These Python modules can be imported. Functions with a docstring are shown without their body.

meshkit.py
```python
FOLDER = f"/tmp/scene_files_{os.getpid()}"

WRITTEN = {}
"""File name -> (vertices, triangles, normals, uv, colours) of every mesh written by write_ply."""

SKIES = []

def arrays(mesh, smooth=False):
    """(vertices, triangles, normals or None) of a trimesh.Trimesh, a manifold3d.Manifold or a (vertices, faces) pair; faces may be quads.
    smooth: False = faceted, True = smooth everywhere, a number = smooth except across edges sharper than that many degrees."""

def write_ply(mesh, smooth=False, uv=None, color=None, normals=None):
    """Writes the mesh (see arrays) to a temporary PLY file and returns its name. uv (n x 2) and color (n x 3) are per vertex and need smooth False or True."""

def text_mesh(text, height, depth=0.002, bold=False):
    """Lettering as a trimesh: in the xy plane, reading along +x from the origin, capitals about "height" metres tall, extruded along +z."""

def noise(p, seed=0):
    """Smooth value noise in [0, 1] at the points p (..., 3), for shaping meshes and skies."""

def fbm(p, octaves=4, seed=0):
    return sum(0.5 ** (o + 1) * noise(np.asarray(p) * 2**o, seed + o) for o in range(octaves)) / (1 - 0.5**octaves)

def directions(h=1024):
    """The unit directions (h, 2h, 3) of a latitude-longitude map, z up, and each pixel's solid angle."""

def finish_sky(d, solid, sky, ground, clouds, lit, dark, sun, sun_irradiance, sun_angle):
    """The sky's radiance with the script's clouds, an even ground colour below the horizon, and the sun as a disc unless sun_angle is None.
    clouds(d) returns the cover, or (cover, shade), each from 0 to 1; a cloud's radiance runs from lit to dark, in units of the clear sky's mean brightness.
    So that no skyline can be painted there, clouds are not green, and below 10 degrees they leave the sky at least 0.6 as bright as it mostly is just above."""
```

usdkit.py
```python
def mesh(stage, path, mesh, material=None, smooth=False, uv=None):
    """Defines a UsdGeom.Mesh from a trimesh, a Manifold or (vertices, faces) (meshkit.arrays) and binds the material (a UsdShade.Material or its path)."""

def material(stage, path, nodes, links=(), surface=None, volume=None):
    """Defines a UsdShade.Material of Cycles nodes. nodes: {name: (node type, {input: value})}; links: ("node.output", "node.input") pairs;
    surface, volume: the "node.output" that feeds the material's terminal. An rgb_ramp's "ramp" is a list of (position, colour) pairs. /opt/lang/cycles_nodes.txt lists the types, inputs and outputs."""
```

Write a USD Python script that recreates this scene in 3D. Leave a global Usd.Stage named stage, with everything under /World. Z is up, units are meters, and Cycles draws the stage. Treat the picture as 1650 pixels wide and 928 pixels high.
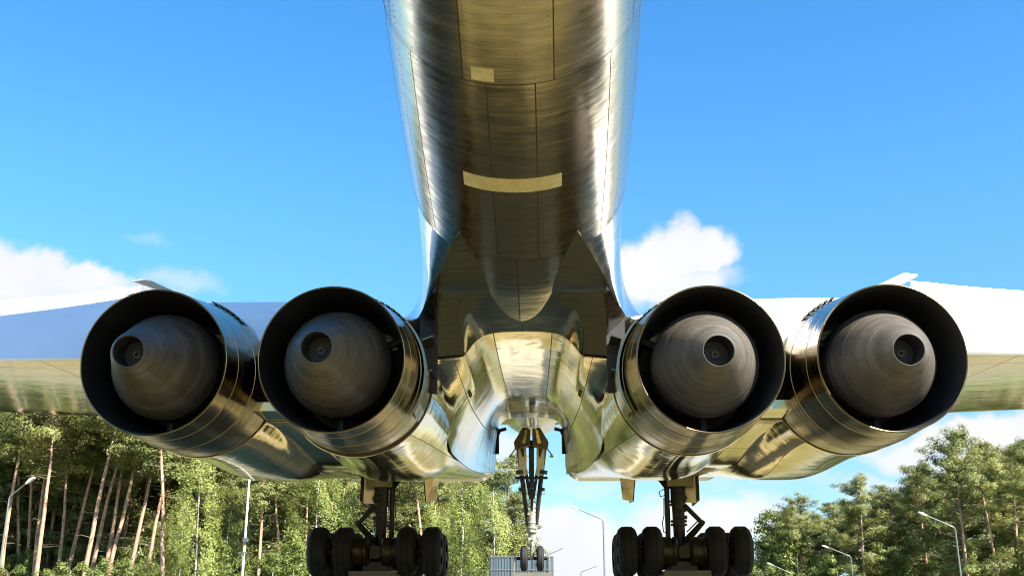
import math, random
import numpy as np, trimesh, usdkit, meshkit
from shapely.geometry import Polygon, Point, box as sbox, LineString
from shapely.ops import unary_union
from pxr import Usd, UsdGeom, UsdLux, UsdShade, Gf, Sdf

rng = np.random.default_rng(7)
random.seed(7)
stage = Usd.Stage.CreateInMemory()
UsdGeom.Xform.Define(stage, '/World')
UsdGeom.Scope.Define(stage, '/World/Looks')
PI = math.pi

# ------------------------------------------------------------------ camera
EYE = np.array([0.17, 0.0, 1.6])
FPX, PITCH, YAW = 1800.0, math.atan(586 / 1800), math.atan(41 / 1800)   # focal length in 1650-pixel units
fw = np.array([-math.sin(YAW) * math.cos(PITCH), math.cos(YAW) * math.cos(PITCH), math.sin(PITCH)])
rt = np.array([math.cos(YAW), math.sin(YAW), 0.0])
up = np.cross(rt, fw)
cam = UsdGeom.Camera.Define(stage, '/World/camera')
cam.CreateHorizontalApertureAttr(36.0)
cam.CreateFocalLengthAttr(36.0 * FPX / 1650)
cam.CreateClippingRangeAttr((0.1, 20000.0))
cam.CreateExposureAttr(2.1)
mx = Gf.Matrix4d(*rt, 0, *up, 0, *(-fw), 0, *EYE, 1)
cam.AddTransformOp().Set(mx)


def at(px, py, D):
    "a point D metres ahead that stands at this place of the photograph (1650 wide)"
    d = fw + (px - 825) / FPX * rt + (464 - py) / FPX * up
    return EYE + d * (D / d[1])


# ------------------------------------------------------------------ sun and sky
SUN_EL, SUN_AZ = math.radians(39), math.atan2(0.62, -0.55)
sun_dir = np.array([math.sin(SUN_AZ) * math.cos(SUN_EL), math.cos(SUN_AZ) * math.cos(SUN_EL), math.sin(SUN_EL)])
sun = UsdLux.DistantLight.Define(stage, '/World/sun')
sun.CreateIntensityAttr(1.25)
sun.CreateAngleAttr(0.53)
sun.CreateNormalizeAttr(True)
sun.CreateColorAttr(Gf.Vec3f(1.0, 0.95, 0.86))
zz = sun_dir
xx = np.cross([0, 0, 1], zz); xx /= np.linalg.norm(xx)
yy = np.cross(zz, xx)
sun.AddTransformOp().Set(Gf.Matrix4d(*xx, 0, *yy, 0, *zz, 0, 0, 0, 60, 1))

SKY_STRENGTH = 0.0566
CLOUD_LIT, CLOUD_DARK = (4.2, 4.2, 4.2), (3.75, 3.85, 4.05)
nodes = {
    'tc': ('texture_coordinate', {}),
    'sky': ('sky_texture', {'sky_type': 'single_scattering', 'sun_disc': False, 'sun_elevation': SUN_EL, 'sun_rotation': SUN_AZ,
                            'air_density': 1.0, 'aerosol_density': 0.35, 'ozone_density': 1.6}),
    'sat': ('hsv', {'saturation': 1.36, 'value': 1.32, 'hue': 0.499}),
    'n1': ('noise_texture', {'scale': 9.0, 'detail': 7.0, 'roughness': 0.58}),
    'n2': ('noise_texture', {'scale': 26.0, 'detail': 5.0, 'roughness': 0.6}),
    'c1': ('vector_math', {'math_type': 'subtract', 'vector2': (0.5, 0.5, 0.5)}),
    's1': ('vector_math', {'math_type': 'scale', 'scale': 0.085}),
    'a1': ('vector_math', {'math_type': 'add'}),
    'c2': ('vector_math', {'math_type': 'subtract', 'vector2': (0.5, 0.5, 0.5)}),
    's2': ('vector_math', {'math_type': 'scale', 'scale': 0.018}),
    'a2': ('vector_math', {'math_type': 'add'}),
}
links = [('tc.generated', 'n1.vector'), ('tc.generated', 'n2.vector'), ('n1.color', 'c1.vector1'), ('c1.vector', 's1.vector1'), ('tc.generated', 'a1.vector1'), ('s1.vector', 'a1.vector2'),
         ('n2.color', 'c2.vector1'), ('c2.vector', 's2.vector1'), ('a1.vector', 'a2.vector1'), ('s2.vector', 'a2.vector2'), ('sky.color', 'sat.color')]
# cloud puffs in view: (px, py, half width, half height, softness, cover)
puffs = [(10, 434, 95, 42, .32, 1), (118, 454, 80, 24, .4, 1), (-70, 424, 110, 56, .3, 1), (60, 468, 190, 26, .5, .95), (280, 455, 60, 14, .9, .45), (235, 385, 30, 9, .9, .25),
         (1080, 410, 60, 48, .35, 1), (1145, 415, 48, 38, .4, 1), (1030, 440, 60, 60, .4, 1), (1090, 465, 100, 30, .5, .95),
         (900, 862, 140, 44, .4, 1), (1120, 838, 120, 42, .4, 1), (1010, 905, 240, 55, .45, .95), (960, 780, 60, 14, .9, .35), (1190, 845, 90, 40, .6, .95),
         (1600, 700, 160, 28, .5, 1), (1500, 715, 110, 24, .6, .95), (1420, 775, 70, 18, .8, .6), (1250, 770, 90, 14, .9, .4), (815, 730, 40, 30, .7, .8), (1700, 760, 200, 60, .6, .9)]
last = None
for i, (px, py, rx, ry, soft, cov) in enumerate(puffs):
    d = at(px, py, 1.0) - EYE
    d /= np.linalg.norm(d)
    k = np.linalg.norm([1.0, 0, 0]) / FPX * 0.97
    nodes |= {f'b{i}': ('vector_math', {'math_type': 'subtract', 'vector2': tuple(d)}),
              f'm{i}': ('vector_math', {'math_type': 'multiply', 'vector2': (1 / (rx * k), 1 / (rx * k), 1 / (ry * k))}),
              f'l{i}': ('vector_math', {'math_type': 'length'}),
              f'r{i}': ('map_range', {'range_type': 'smoothstep', 'from_min': 1.0 + soft * .8, 'from_max': 1.0 - soft * .8, 'to_min': 0.0, 'to_max': cov, 'clamp': True})}
    links += [('a2.vector', f'b{i}.vector1'), (f'b{i}.vector', f'm{i}.vector1'), (f'm{i}.vector', f'l{i}.vector1'), (f'l{i}.value', f'r{i}.value')]
    if last is None:
        last = f'r{i}.result'
    else:
        nodes[f'x{i}'] = ('math', {'math_type': 'maximum'})
        links += [(last, f'x{i}.value1'), (f'r{i}.result', f'x{i}.value2')]
        last = f'x{i}.value'
# fair-weather clouds low all round the horizon
nodes |= {'sz': ('separate_xyz', {}), 'mp': ('mapping', {'scale': (1.0, 1.0, 2.4)}),
          'n3': ('noise_texture', {'scale': 3.2, 'detail': 7.0, 'roughness': 0.56}),
          'th': ('map_range', {'range_type': 'smoothstep', 'from_min': 0.56, 'from_max': 0.68, 'to_min': 0.0, 'to_max': 0.9, 'clamp': True}),
          'lo': ('map_range', {'range_type': 'smoothstep', 'from_min': 0.42, 'from_max': 0.22, 'to_min': 0.0, 'to_max': 1.0, 'clamp': True}),
          'front': ('map_range', {'range_type': 'smoothstep', 'from_min': 0.75, 'from_max': 0.55, 'to_min': 0.0, 'to_max': 1.0, 'clamp': True}),
          'ml': ('math', {'math_type': 'multiply'}), 'ml2': ('math', {'math_type': 'multiply'}), 'mxx': ('math', {'math_type': 'maximum'}),
          'shade': ('map_range', {'from_min': 0.35, 'from_max': 0.65, 'to_min': 0.0, 'to_max': 1.0, 'clamp': True}),
          'cc': ('mix_color', {'a': CLOUD_DARK, 'b': CLOUD_LIT}), 'fin': ('mix_color', {}), 'hz': ('map_range', {'range_type': 'smoothstep', 'from_min': -.02, 'from_max': .42, 'to_min': .52, 'to_max': 1.0, 'clamp': True}), 'hv': ('vector_math', {'math_type': 'scale'}), 'bg': ('background_shader', {'strength': SKY_STRENGTH})}
links += [('tc.generated', 'sz.vector'), ('tc.generated', 'mp.vector'), ('mp.vector', 'n3.vector'), ('n3.fac', 'th.value'), ('sz.z', 'lo.value'), ('sz.y', 'front.value'),
          ('th.result', 'ml.value1'), ('lo.result', 'ml.value2'), ('ml.value', 'ml2.value1'), ('front.result', 'ml2.value2'), (last, 'mxx.value1'), ('ml2.value', 'mxx.value2'),
          ('n1.fac', 'shade.value'), ('shade.result', 'cc.fac'), ('sz.z', 'hz.value'), ('sat.color', 'hv.vector1'), ('hz.result', 'hv.scale'), ('hv.vector', 'fin.a'), ('cc.result', 'fin.b'), ('mxx.value', 'fin.fac'), ('fin.result', 'bg.color')]
sky_mat = usdkit.material(stage, '/World/Looks/sky', nodes, links, surface='bg.background')
dome = UsdLux.DomeLight.Define(stage, '/World/sky')
UsdShade.MaterialBindingAPI.Apply(dome.GetPrim()).Bind(sky_mat)
dome.GetPrim().SetCustomDataByKey('kind', 'structure')


# ------------------------------------------------------------------ helpers
USED = {}


def numbered(parent, name):
    k = USED.get((parent, name), 0)
    USED[(parent, name)] = k + 1
    return f'{parent}/{name}' + (f'_{k:03d}' if k else '')


def obj(name, mesh, mat, parent='/World', smooth=35, label=None, kind=None):
    if isinstance(mesh, list):
        mesh = trimesh.util.concatenate(mesh)
    path = numbered(str(parent), name)
    m = usdkit.mesh(stage, path, mesh, M[mat], smooth=smooth)
    if label: m.GetPrim().SetCustomDataByKey('label', label)
    if kind: m.GetPrim().SetCustomDataByKey('kind', kind)
    return path


def tag(path, label, cat, group=None):
    p = stage.GetPrimAtPath(path)
    p.SetCustomDataByKey('label', label); p.SetCustomDataByKey('category', cat)
    if group: p.SetCustomDataByKey('group', group)


def empty(name, loc=(0, 0, 0), tilt=0, rz=0, scale=1.0):
    path = numbered('/World', name)
    x = UsdGeom.Xform.Define(stage, path)
    x.AddTranslateOp().Set(Gf.Vec3d(*map(float, loc)))
    if tilt: x.AddRotateYOp().Set(float(tilt))
    if rz: x.AddRotateZOp().Set(float(rz))
    if scale != 1.0: x.AddScaleOp().Set(Gf.Vec3f(*([float(scale)] * 3)))
    return path


def copy_of(name, source, loc, tilt=0, rz=0, scale=1.0):
    path = empty(name, loc, tilt, rz, scale)
    p = stage.GetPrimAtPath(path)
    p.GetReferences().AddInternalReference(source)
    p.SetInstanceable(True)
    return path


def bx(c, s, rot=None, bev=0.0):
    if bev:
        h = np.array(s) / 2
        pts = []
        for sx in (-1, 1):
            for sy in (-1, 1):
                for sz in (-1, 1):
                    for k in range(3):
                        q = h.copy(); q[k] -= bev
                        pts.append(q * (sx, sy, sz))
        m = trimesh.convex.convex_hull(np.array(pts))
    else:
        m = trimesh.creation.box(s)
    if rot is not None: m.apply_transform(trimesh.transformations.euler_matrix(*rot))
    m.apply_translation(c)
    return m


def tube(p0, p1, r0, r1=None, n=14):
    r1 = r0 if r1 is None else r1
    p0, p1 = np.array(p0, float), np.array(p1, float)
    d = p1 - p0; L = np.linalg.norm(d); d /= L
    a = np.cross(d, [0, 0, 1] if abs(d[2]) < .9 else [1, 0, 0]); a /= np.linalg.norm(a)
    b = np.cross(d, a)
    t = np.linspace(0, 2 * PI, n, endpoint=False)
    ring = np.outer(np.cos(t), a) + np.outer(np.sin(t), b)
    v = np.vstack([p0 + ring * r0, p1 + ring * r1, [p0], [p1]])
    f = []
    for i in range(n):
        j = (i + 1) % n
        f += [[i, i + n, j], [j, i + n, j + n], [2 * n, i, j], [2 * n + 1, j + n, i + n]]
    m = trimesh.Trimesh(v, f, process=False)
    m.fix_normals()
    return m


def polytube(pts, rs, n=10):
    return [tube(pts[i], pts[i + 1], rs[i], rs[i + 1], n) for i in range(len(pts) - 1)]


def sweep(pts, rs, n=8):
    "one continuous tube through points"
    pts = np.array(pts, float)
    d = np.gradient(pts, axis=0); d /= np.linalg.norm(d, axis=1, keepdims=True)
    ref = np.array([1.0, 0.13, 0.21]); 
    v, f = [], []
    t = np.linspace(0, 2 * PI, n, endpoint=False)
    for k, (p, dd) in enumerate(zip(pts, d)):
        a = np.cross(dd, ref); a /= np.linalg.norm(a); b = np.cross(dd, a)
        v.append(p + (np.outer(np.cos(t), a) + np.outer(np.sin(t), b)) * rs[k])
        if k:
            for i in range(n):
                j = (i + 1) % n
                f += [[(k - 1) * n + i, (k - 1) * n + j, k * n + i], [(k - 1) * n + j, k * n + j, k * n + i]]
    m = trimesh.Trimesh(np.vstack(v), f, process=False)
    return m


def lathe(profile, c, axis, n=96):
    "profile: (along the axis, radius) pairs; the axis is a unit vector from c"
    axis = np.array(axis, float) / np.linalg.norm(axis)
    a = np.cross(axis, [0, 0, 1] if abs(axis[2]) < .9 else [1, 0, 0]); a /= np.linalg.norm(a)
    b = np.cross(axis, a)
    t = np.linspace(0, 2 * PI, n, endpoint=False)
    ring = np.outer(np.cos(t), a) + np.outer(np.sin(t), b)
    v = np.vstack([np.array(c) + axis * h + ring * max(r, 1e-4) for h, r in profile])
    f = []
    for k in range(len(profile) - 1):
        i = np.arange(n); j = (i + 1) % n
        f.append(np.stack([k * n + i, k * n + j, (k + 1) * n + j], 1)); f.append(np.stack([k * n + i, (k + 1) * n + j, (k + 1) * n + i], 1))
    return trimesh.Trimesh(v, np.vstack(f), process=False)


def grid(P, flip=False):
    "P: (nu, nv, 3) -> mesh"
    nu, nv = P.shape[:2]
    i, j = np.meshgrid(np.arange(nu - 1), np.arange(nv - 1), indexing='ij')
    a = (i * nv + j).ravel(); b = a + 1; c = a + nv; d = c + 1
    f = np.vstack([np.stack([a, c, b], 1), np.stack([b, c, d], 1)])
    if flip: f = f[:, ::-1]
    return trimesh.Trimesh(P.reshape(-1, 3), f, process=False)


def slab(P, th, flip=False):
    "a sheet P of a panel with skirts th deep all round (outer face is P)"
    e1 = np.gradient(P, axis=0); e2 = np.gradient(P, axis=1)
    n = np.cross(e1, e2); n /= np.maximum(np.linalg.norm(n, axis=2, keepdims=True), 1e-9)
    if flip: n = -n
    Q = P - n * th
    top = grid(P, flip)
    out = [top]
    for A, B in ((P[0], Q[0]), (P[-1], Q[-1]), (P[:, 0], Q[:, 0]), (P[:, -1], Q[:, -1])):
        out.append(grid(np.stack([A, B])))
    return out


def skin(F, us, vs, parent, mat, gap_u, gap_v, lift=0.006, nu=10, nv=14, flip=False, name='skin_panel', rag=None):
    "panels over the surface F(u, v) between the break lines, with open joints between them; F must take arrays"
    for a in range(len(us) - 1):
        vv = vs[a] if isinstance(vs[0], (list, tuple)) else vs
        for b in range(len(vv) - 1):
            u = np.linspace(us[a] + gap_u / 2, us[a + 1] - gap_u / 2, nu)
            v = np.linspace(vv[b] + gap_v / 2, vv[b + 1] - gap_v / 2, nv)
            U, V = np.meshgrid(u, v, indexing='ij')
            P = F(U, V)
            h = 1e-3
            n = np.cross(F(U + h, V) - F(U - h, V), F(U, V + h) - F(U, V - h))
            n /= np.maximum(np.linalg.norm(n, axis=2, keepdims=True), 1e-12)
            if flip: n = -n
            m = mat[(a * 7 + b * 3) % len(mat)] if isinstance(mat, list) else mat
            obj(name, slab(P + n * lift, lift + 0.002, flip), m, parent, smooth=40)


def interp(xs, ys):
    xs, ys = np.asarray(xs, float), np.asarray(ys, float)
    from scipy.interpolate import PchipInterpolator
    return PchipInterpolator(xs, ys)


# ------------------------------------------------------------------ materials
M = {}
L = '/World/Looks/'


def metal(name, base, rough, streak=0.5, wave=0.5, metallic=1.0, dirt=0.15, sy=22.0, dirt_col=None):
    "polished skin: fine waviness across the fuselage axis and broad oil-canning"
    dirt_col = dirt_col or tuple(c * .55 for c in base)
    n = {'g': ('geometry', {}), 'mp': ('mapping', {'scale': (1.6, sy, 1.6)}), 'n1': ('noise_texture', {'scale': 1.0, 'detail': 3.0, 'roughness': 0.55}),
         'n2': ('noise_texture', {'scale': 1.7, 'detail': 2.0}), 'n3': ('noise_texture', {'scale': 2.3, 'detail': 6.0, 'roughness': .65}),
         'mp3': ('mapping', {'scale': (1.0, 5.0, 1.0)}),
         'b1': ('bump', {'strength': streak, 'distance': 0.006}), 'b2': ('bump', {'strength': wave, 'distance': 0.03}),
         'dr': ('map_range', {'from_min': .45, 'from_max': .75, 'to_min': 0.0, 'to_max': dirt, 'clamp': True}),
         'cm': ('mix_color', {'a': base, 'b': dirt_col}),
         'rr': ('map_range', {'from_min': .3, 'from_max': .7, 'to_min': rough * .75, 'to_max': rough * 1.35, 'clamp': True}),
         'p': ('principled_bsdf', {'metallic': metallic})}
    l = [('g.position', 'mp.vector'), ('mp.vector', 'n1.vector'), ('g.position', 'n2.vector'), ('g.position', 'mp3.vector'), ('mp3.vector', 'n3.vector'), ('n2.fac', 'b2.height'), ('n1.fac', 'b1.height'),
         ('b2.normal', 'b1.normal'), ('b1.normal', 'p.normal'), ('n3.fac', 'dr.value'), ('dr.result', 'cm.fac'), ('cm.result', 'p.base_color'), ('n3.fac', 'rr.value'), ('rr.result', 'p.roughness')]
    M[name] = usdkit.material(stage, L + name, n, l, surface='p.BSDF')


def plain(name, base, rough=.6, metallic=0.0, var=.12, scale=6.0, bump=0.0, bscale=40.0, spec=None):
    n = {'g': ('geometry', {}), 'n': ('noise_texture', {'scale': scale, 'detail': 5.0, 'roughness': .6}), 'n2': ('noise_texture', {'scale': bscale, 'detail': 4.0}),
         'r': ('rgb_ramp', {'ramp': [(.3, tuple(c * (1 - var) for c in base)), (.7, tuple(min(1, c * (1 + var)) for c in base))]}),
         'b': ('bump', {'strength': bump, 'distance': .02}), 'p': ('principled_bsdf', {'metallic': metallic, 'roughness': rough})}
    l = [('g.position', 'n.vector'), ('g.position', 'n2.vector'), ('n.fac', 'r.fac'), ('r.color', 'p.base_color')]
    if bump: l += [('n2.fac', 'b.height'), ('b.normal', 'p.normal')]
    M[name] = usdkit.material(stage, L + name, n, l, surface='p.BSDF')


metal('skin_metal', (.61, .545, .40), .16, .24, .34, dirt=.45, sy=15)
metal('skin_metal_worn', (.55, .485, .35), .20, .28, .38, dirt=.5, sy=15)
metal('skin_metal_dull', (.52, .465, .345), .23, .22, .34, dirt=.5, sy=15)
metal('nacelle_metal', (.76, .67, .45), .085, .22, .30, dirt=.3, sy=15)
metal('nacelle_metal_worn', (.70, .61, .40), .11, .25, .32, dirt=.4, sy=15)
metal('skin_metal_pale', (.78, .73, .64), .18, .35, .30)
metal('wing_metal', (.76, .69, .47), .10, .10, .16, dirt=.2, sy=9)
metal('shroud_metal', (.25, .195, .110), .16, .25, .20, dirt=.5, sy=14)
metal('shroud_band', (.21, .165, .095), .22, .25, .20, dirt=.5, sy=14)
metal('joint_metal', (.12, .10, .08), .5, .1, .1)
metal('gear_metal', (.62, .58, .50), .28, .1, .1)
plain('white_paint', (.82, .82, .82), .35, var=.03, scale=1.5)
plain('blade_grey', (.34, .35, .36), .4, var=.05)
plain('cream_paint', (.56, .49, .30), .42, var=.16, scale=9)
plain('liner_black', (.012, .012, .014), .55, var=.3)
plain('tyre_rubber', (.0055, .0054, .0052), .75, var=.2, bump=.1)
plain('gear_paint', (.016, .0155, .012), .45, metallic=.2, var=.35, scale=9)
plain('gear_pale', (.24, .23, .20), .45, var=.25, scale=12)
plain('housing_brown', (.115, .095, .05), .4, metallic=.4, var=.3)
plain('rosette_steel', (.13, .125, .11), .5, metallic=.3)
plain('gear_brown', (.030, .023, .012), .4, metallic=.4, var=.35, scale=10)
plain('door_olive', (.35, .33, .20), .35, metallic=.6, var=.1)
plain('concrete', (.36, .35, .31), .85, var=.15, scale=2.0, bump=.2)
plain('plinth_steel', (.105, .10, .075), .55, var=.1, scale=3)
plain('lamp_steel', (.19, .195, .195), .35, metallic=.6, var=.08)
plain('lamp_white', (.50, .51, .50), .4, var=.05)
plain('panel_grey', (.065, .092, .108), .5, metallic=.2, var=.1, scale=1.5)
plain('gravel', (.25, .195, .085), .9, var=.3, scale=1.0, bump=.4)
plain('worn_paving', (.125, .10, .054), .85, var=.3, scale=1.2, bump=.3)
plain('asphalt', (.055, .055, .055), .9, var=.2, scale=3, bump=.3)
plain('paving', (.155, .13, .075), .85, var=.15, scale=1.2, bump=.3)
plain('bare_earth', (.125, .100, .034), .95, var=.35, scale=.8, bump=.4)
plain('fresh_grass', (.08, .125, .022), .95, var=.35, scale=.5, bump=.5)
plain('kerb_stone', (.40, .39, .36), .8, var=.15)
# heat-stained cone metal: rings of tone along the engine axis
n = {'g': ('geometry', {}), 'mp': ('mapping', {'scale': (.6, 9.0, .6)}), 'n': ('noise_texture', {'scale': 1.2, 'detail': 6.0, 'roughness': .62}), 'n4': ('noise_texture', {'scale': 7.0, 'detail': 6.0, 'roughness': .7}),
     'r': ('rgb_ramp', {'ramp': [(.25, (.052, .045, .036)), (.5, (.078, .068, .055)), (.75, (.115, .103, .086))]}),
     'r4': ('rgb_ramp', {'ramp': [(.35, (.55, .55, .55)), (.6, (1, 1, 1))]}), 'mu': ('mix_color', {'blend_type': 'multiply', 'fac': .6}),
     'b': ('bump', {'strength': .15, 'distance': .02}), 'p': ('principled_bsdf', {'metallic': .15, 'roughness': .5})}
M['cone_metal'] = usdkit.material(stage, L + 'cone_metal', n, [('g.position', 'mp.vector'), ('mp.vector', 'n.vector'), ('g.position', 'n4.vector'), ('n.fac', 'r.fac'), ('n4.fac', 'r4.fac'), ('r.color', 'mu.a'), ('r4.color', 'mu.b'),
                                 ('mu.result', 'p.base_color'), ('n4.fac', 'b.height'), ('b.normal', 'p.normal')], surface='p.BSDF')
# lawn: sun-dried and fresh patches
n = {'g': ('geometry', {}), 'n': ('noise_texture', {'scale': .22, 'detail': 5.0, 'roughness': .6}), 'n2': ('noise_texture', {'scale': 9.0, 'detail': 6.0, 'roughness': .7}),
     'r': ('rgb_ramp', {'ramp': [(.30, (.092, .084, .014)), (.50, (.132, .109, .022)), (.68, (.175, .135, .040))]}),
     'r2': ('rgb_ramp', {'ramp': [(.3, (.55, .55, .55)), (.7, (1.2, 1.2, 1.2))]}), 'mu': ('mix_color', {'blend_type': 'multiply', 'fac': 1.0}), 'b': ('bump', {'strength': .6, 'distance': .05}), 'p': ('principled_bsdf', {'roughness': .95})}
M['lawn'] = usdkit.material(stage, L + 'lawn', n, [('g.position', 'n.vector'), ('g.position', 'n2.vector'), ('n.fac', 'r.fac'), ('n2.fac', 'r2.fac'), ('r.color', 'mu.a'), ('r2.color', 'mu.b'), ('mu.result', 'p.base_color'),
                            ('n2.fac', 'b.height'), ('b.normal', 'p.normal')], surface='p.BSDF')


def leaf(name, dark, mid, light, trans=.3):
    n = {'g': ('geometry', {}), 'o': ('object_info', {}), 't': ('texture_coordinate', {}), 'n': ('noise_texture', {'scale': .9, 'detail': 3.0}), 'a': ('math', {'math_type': 'multiply_add', 'value2': .5, 'value3': 0.0}),
         'a2': ('math', {'math_type': 'multiply_add', 'value2': .25, 'value3': 0.0}), 'r': ('rgb_ramp', {'ramp': [(.2, dark), (.5, mid), (.82, light)]}),
         'd': ('diffuse_bsdf', {}), 'tr': ('translucent_bsdf', {}), 'mx': ('mix_closure', {'fac': trans}), 'gl': ('glossy_bsdf', {'roughness': .5, 'color': (.5, .5, .5)}), 'mx2': ('mix_closure', {'fac': .04})}
    l = [('g.position', 'n.vector'), ('g.random_per_island', 'a.value1'), ('n.fac', 'a2.value1'), ('a2.value', 'a.value3'), ('o.random', 'a2.value3x')]
    l = l[:-1]
    n['om'] = ('math', {'math_type': 'multiply', 'value2': .3})
    l += [('o.random', 'om.value1'), ('om.value', 'a2.value3'), ('a.value', 'r.fac'), ('r.color', 'd.color'), ('r.color', 'tr.color'), ('d.BSDF', 'mx.closure1'), ('tr.BSDF', 'mx.closure2'), ('mx.closure', 'mx2.closure1'), ('gl.BSDF', 'mx2.closure2')]
    M[name] = usdkit.material(stage, L + name, n, l, surface='mx2.closure')


leaf('pine_needles', (.145, .165, .046), (.265, .27, .078), (.385, .365, .125), .42)
leaf('birch_leaves', (.20, .24, .055), (.32, .35, .095), (.45, .45, .16), .45)
leaf('broad_leaves', (.13, .17, .038), (.225, .26, .066), (.335, .35, .108), .44)


def bark(name, low, high, h0, h1):
    n = {'t': ('texture_coordinate', {}), 's': ('separate_xyz', {}), 'mr': ('map_range', {'from_min': h0, 'from_max': h1, 'clamp': True}), 'n': ('noise_texture', {'scale': 5.0, 'detail': 5.0}),
         'mp': ('mapping', {'scale': (1.5, 1.5, .6)}), 'mx': ('mix_color', {'a': low, 'b': high}), 'r': ('rgb_ramp', {'ramp': [(.3, (.55, .55, .55)), (.65, (1.15, 1.15, 1.15))]}),
         'mu': ('mix_color', {'blend_type': 'multiply', 'fac': 1.0}), 'p': ('principled_bsdf', {'roughness': .85})}
    M[name] = usdkit.material(stage, L + name, n, [('t.object', 's.vector'), ('s.z', 'mr.value'), ('mr.result', 'mx.fac'), ('t.object', 'mp.vector'), ('mp.vector', 'n.vector'), ('n.fac', 'r.fac'), ('mx.result', 'mu.a'), ('r.color', 'mu.b'), ('mu.result', 'p.base_color')], surface='p.BSDF')


bark('pine_bark', (.25, .165, .12), (.40, .235, .145), 3.0, 11.0)
bark('bough_bark', (.10, .075, .05), (.12, .085, .055), 3.0, 11.0)
bark('birch_bark', (.30, .28, .25), (.60, .57, .52), 1.0, 5.0)

# ------------------------------------------------------------------ ground
gr = 2500.0
ang = np.linspace(0, 2 * PI, 96, endpoint=False)
gm = trimesh.creation.extrude_polygon(Polygon([(gr * math.cos(a), gr * math.sin(a)) for a in ang]), 0.5)
gm.apply_translation((0, 0, -0.5))
obj('ground', gm, 'lawn', kind='structure', smooth=False)


def sheet(name, poly, z, mat, th=.02):
    m = trimesh.creation.extrude_polygon(poly, th)
    m.apply_translation((0, 0, z - th))
    return obj(name, m, mat, kind='structure', smooth=False)


road = Polygon([(-200, 70), (200, 66), (200, 75), (-200, 79)])
sheet('road', road, .012, 'asphalt')
for off, z in ((9.7, .13), (19.2, .13)):
    sheet('kerb', Polygon([(-200, 60 + off + .0), (200, 56 + off), (200, 56 + off + .3), (-200, 60 + off + .3)]), z, 'kerb_stone', .16)
sheet('pavement', Polygon([(-200, 58), (200, 54), (200, 65.4), (-200, 69.4)]), .012, 'paving')
sheet('bare_earth', Polygon([(-3.2, -14), (2.8, -14), (3.4, 2), (4.2, 13), (4.6, 22), (4.0, 33), (1.5, 37), (-2.5, 36), (-4.6, 30), (-4.8, 20), (-4.2, 9), (-4, 0)]), .008, 'bare_earth')
sheet('path', Polygon([(.45, -14), (.95, -14), (1.15, 3), (1.5, 16), (.9, 16), (.6, 3)]), .014, 'worn_paving')
sheet('verge', Polygon([(-200, 79.5), (200, 75.5), (200, 96), (-200, 98)]), .012, 'fresh_grass')
sheet('gravel', Polygon([(-4.4, 17), (4.2, 16.5), (4.9, 24), (4.4, 35), (0, 40), (-4.6, 36), (-5, 25)]), .012, 'gravel')
sheet('path', Polygon([(-14, 24), (14, 24), (14, 27.5), (-14, 27.5)]), .016, 'worn_paving')
sheet('path', Polygon([(-7.2, 10), (-5.2, 10), (-5.2, 24), (-7.2, 24)]), .012, 'paving')
sheet('path', Polygon([(5.2, 10), (7.2, 10), (7.2, 24), (5.2, 24)]), .012, 'paving')

# ------------------------------------------------------------------ the aircraft (heights over the camera's eye level, + H)
H = 1.6
jet = empty('jet_airliner')
tag(jet, 'polished metal four-engined delta-wing jet raised on pedestals, seen from behind', 'aircraft')

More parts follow.
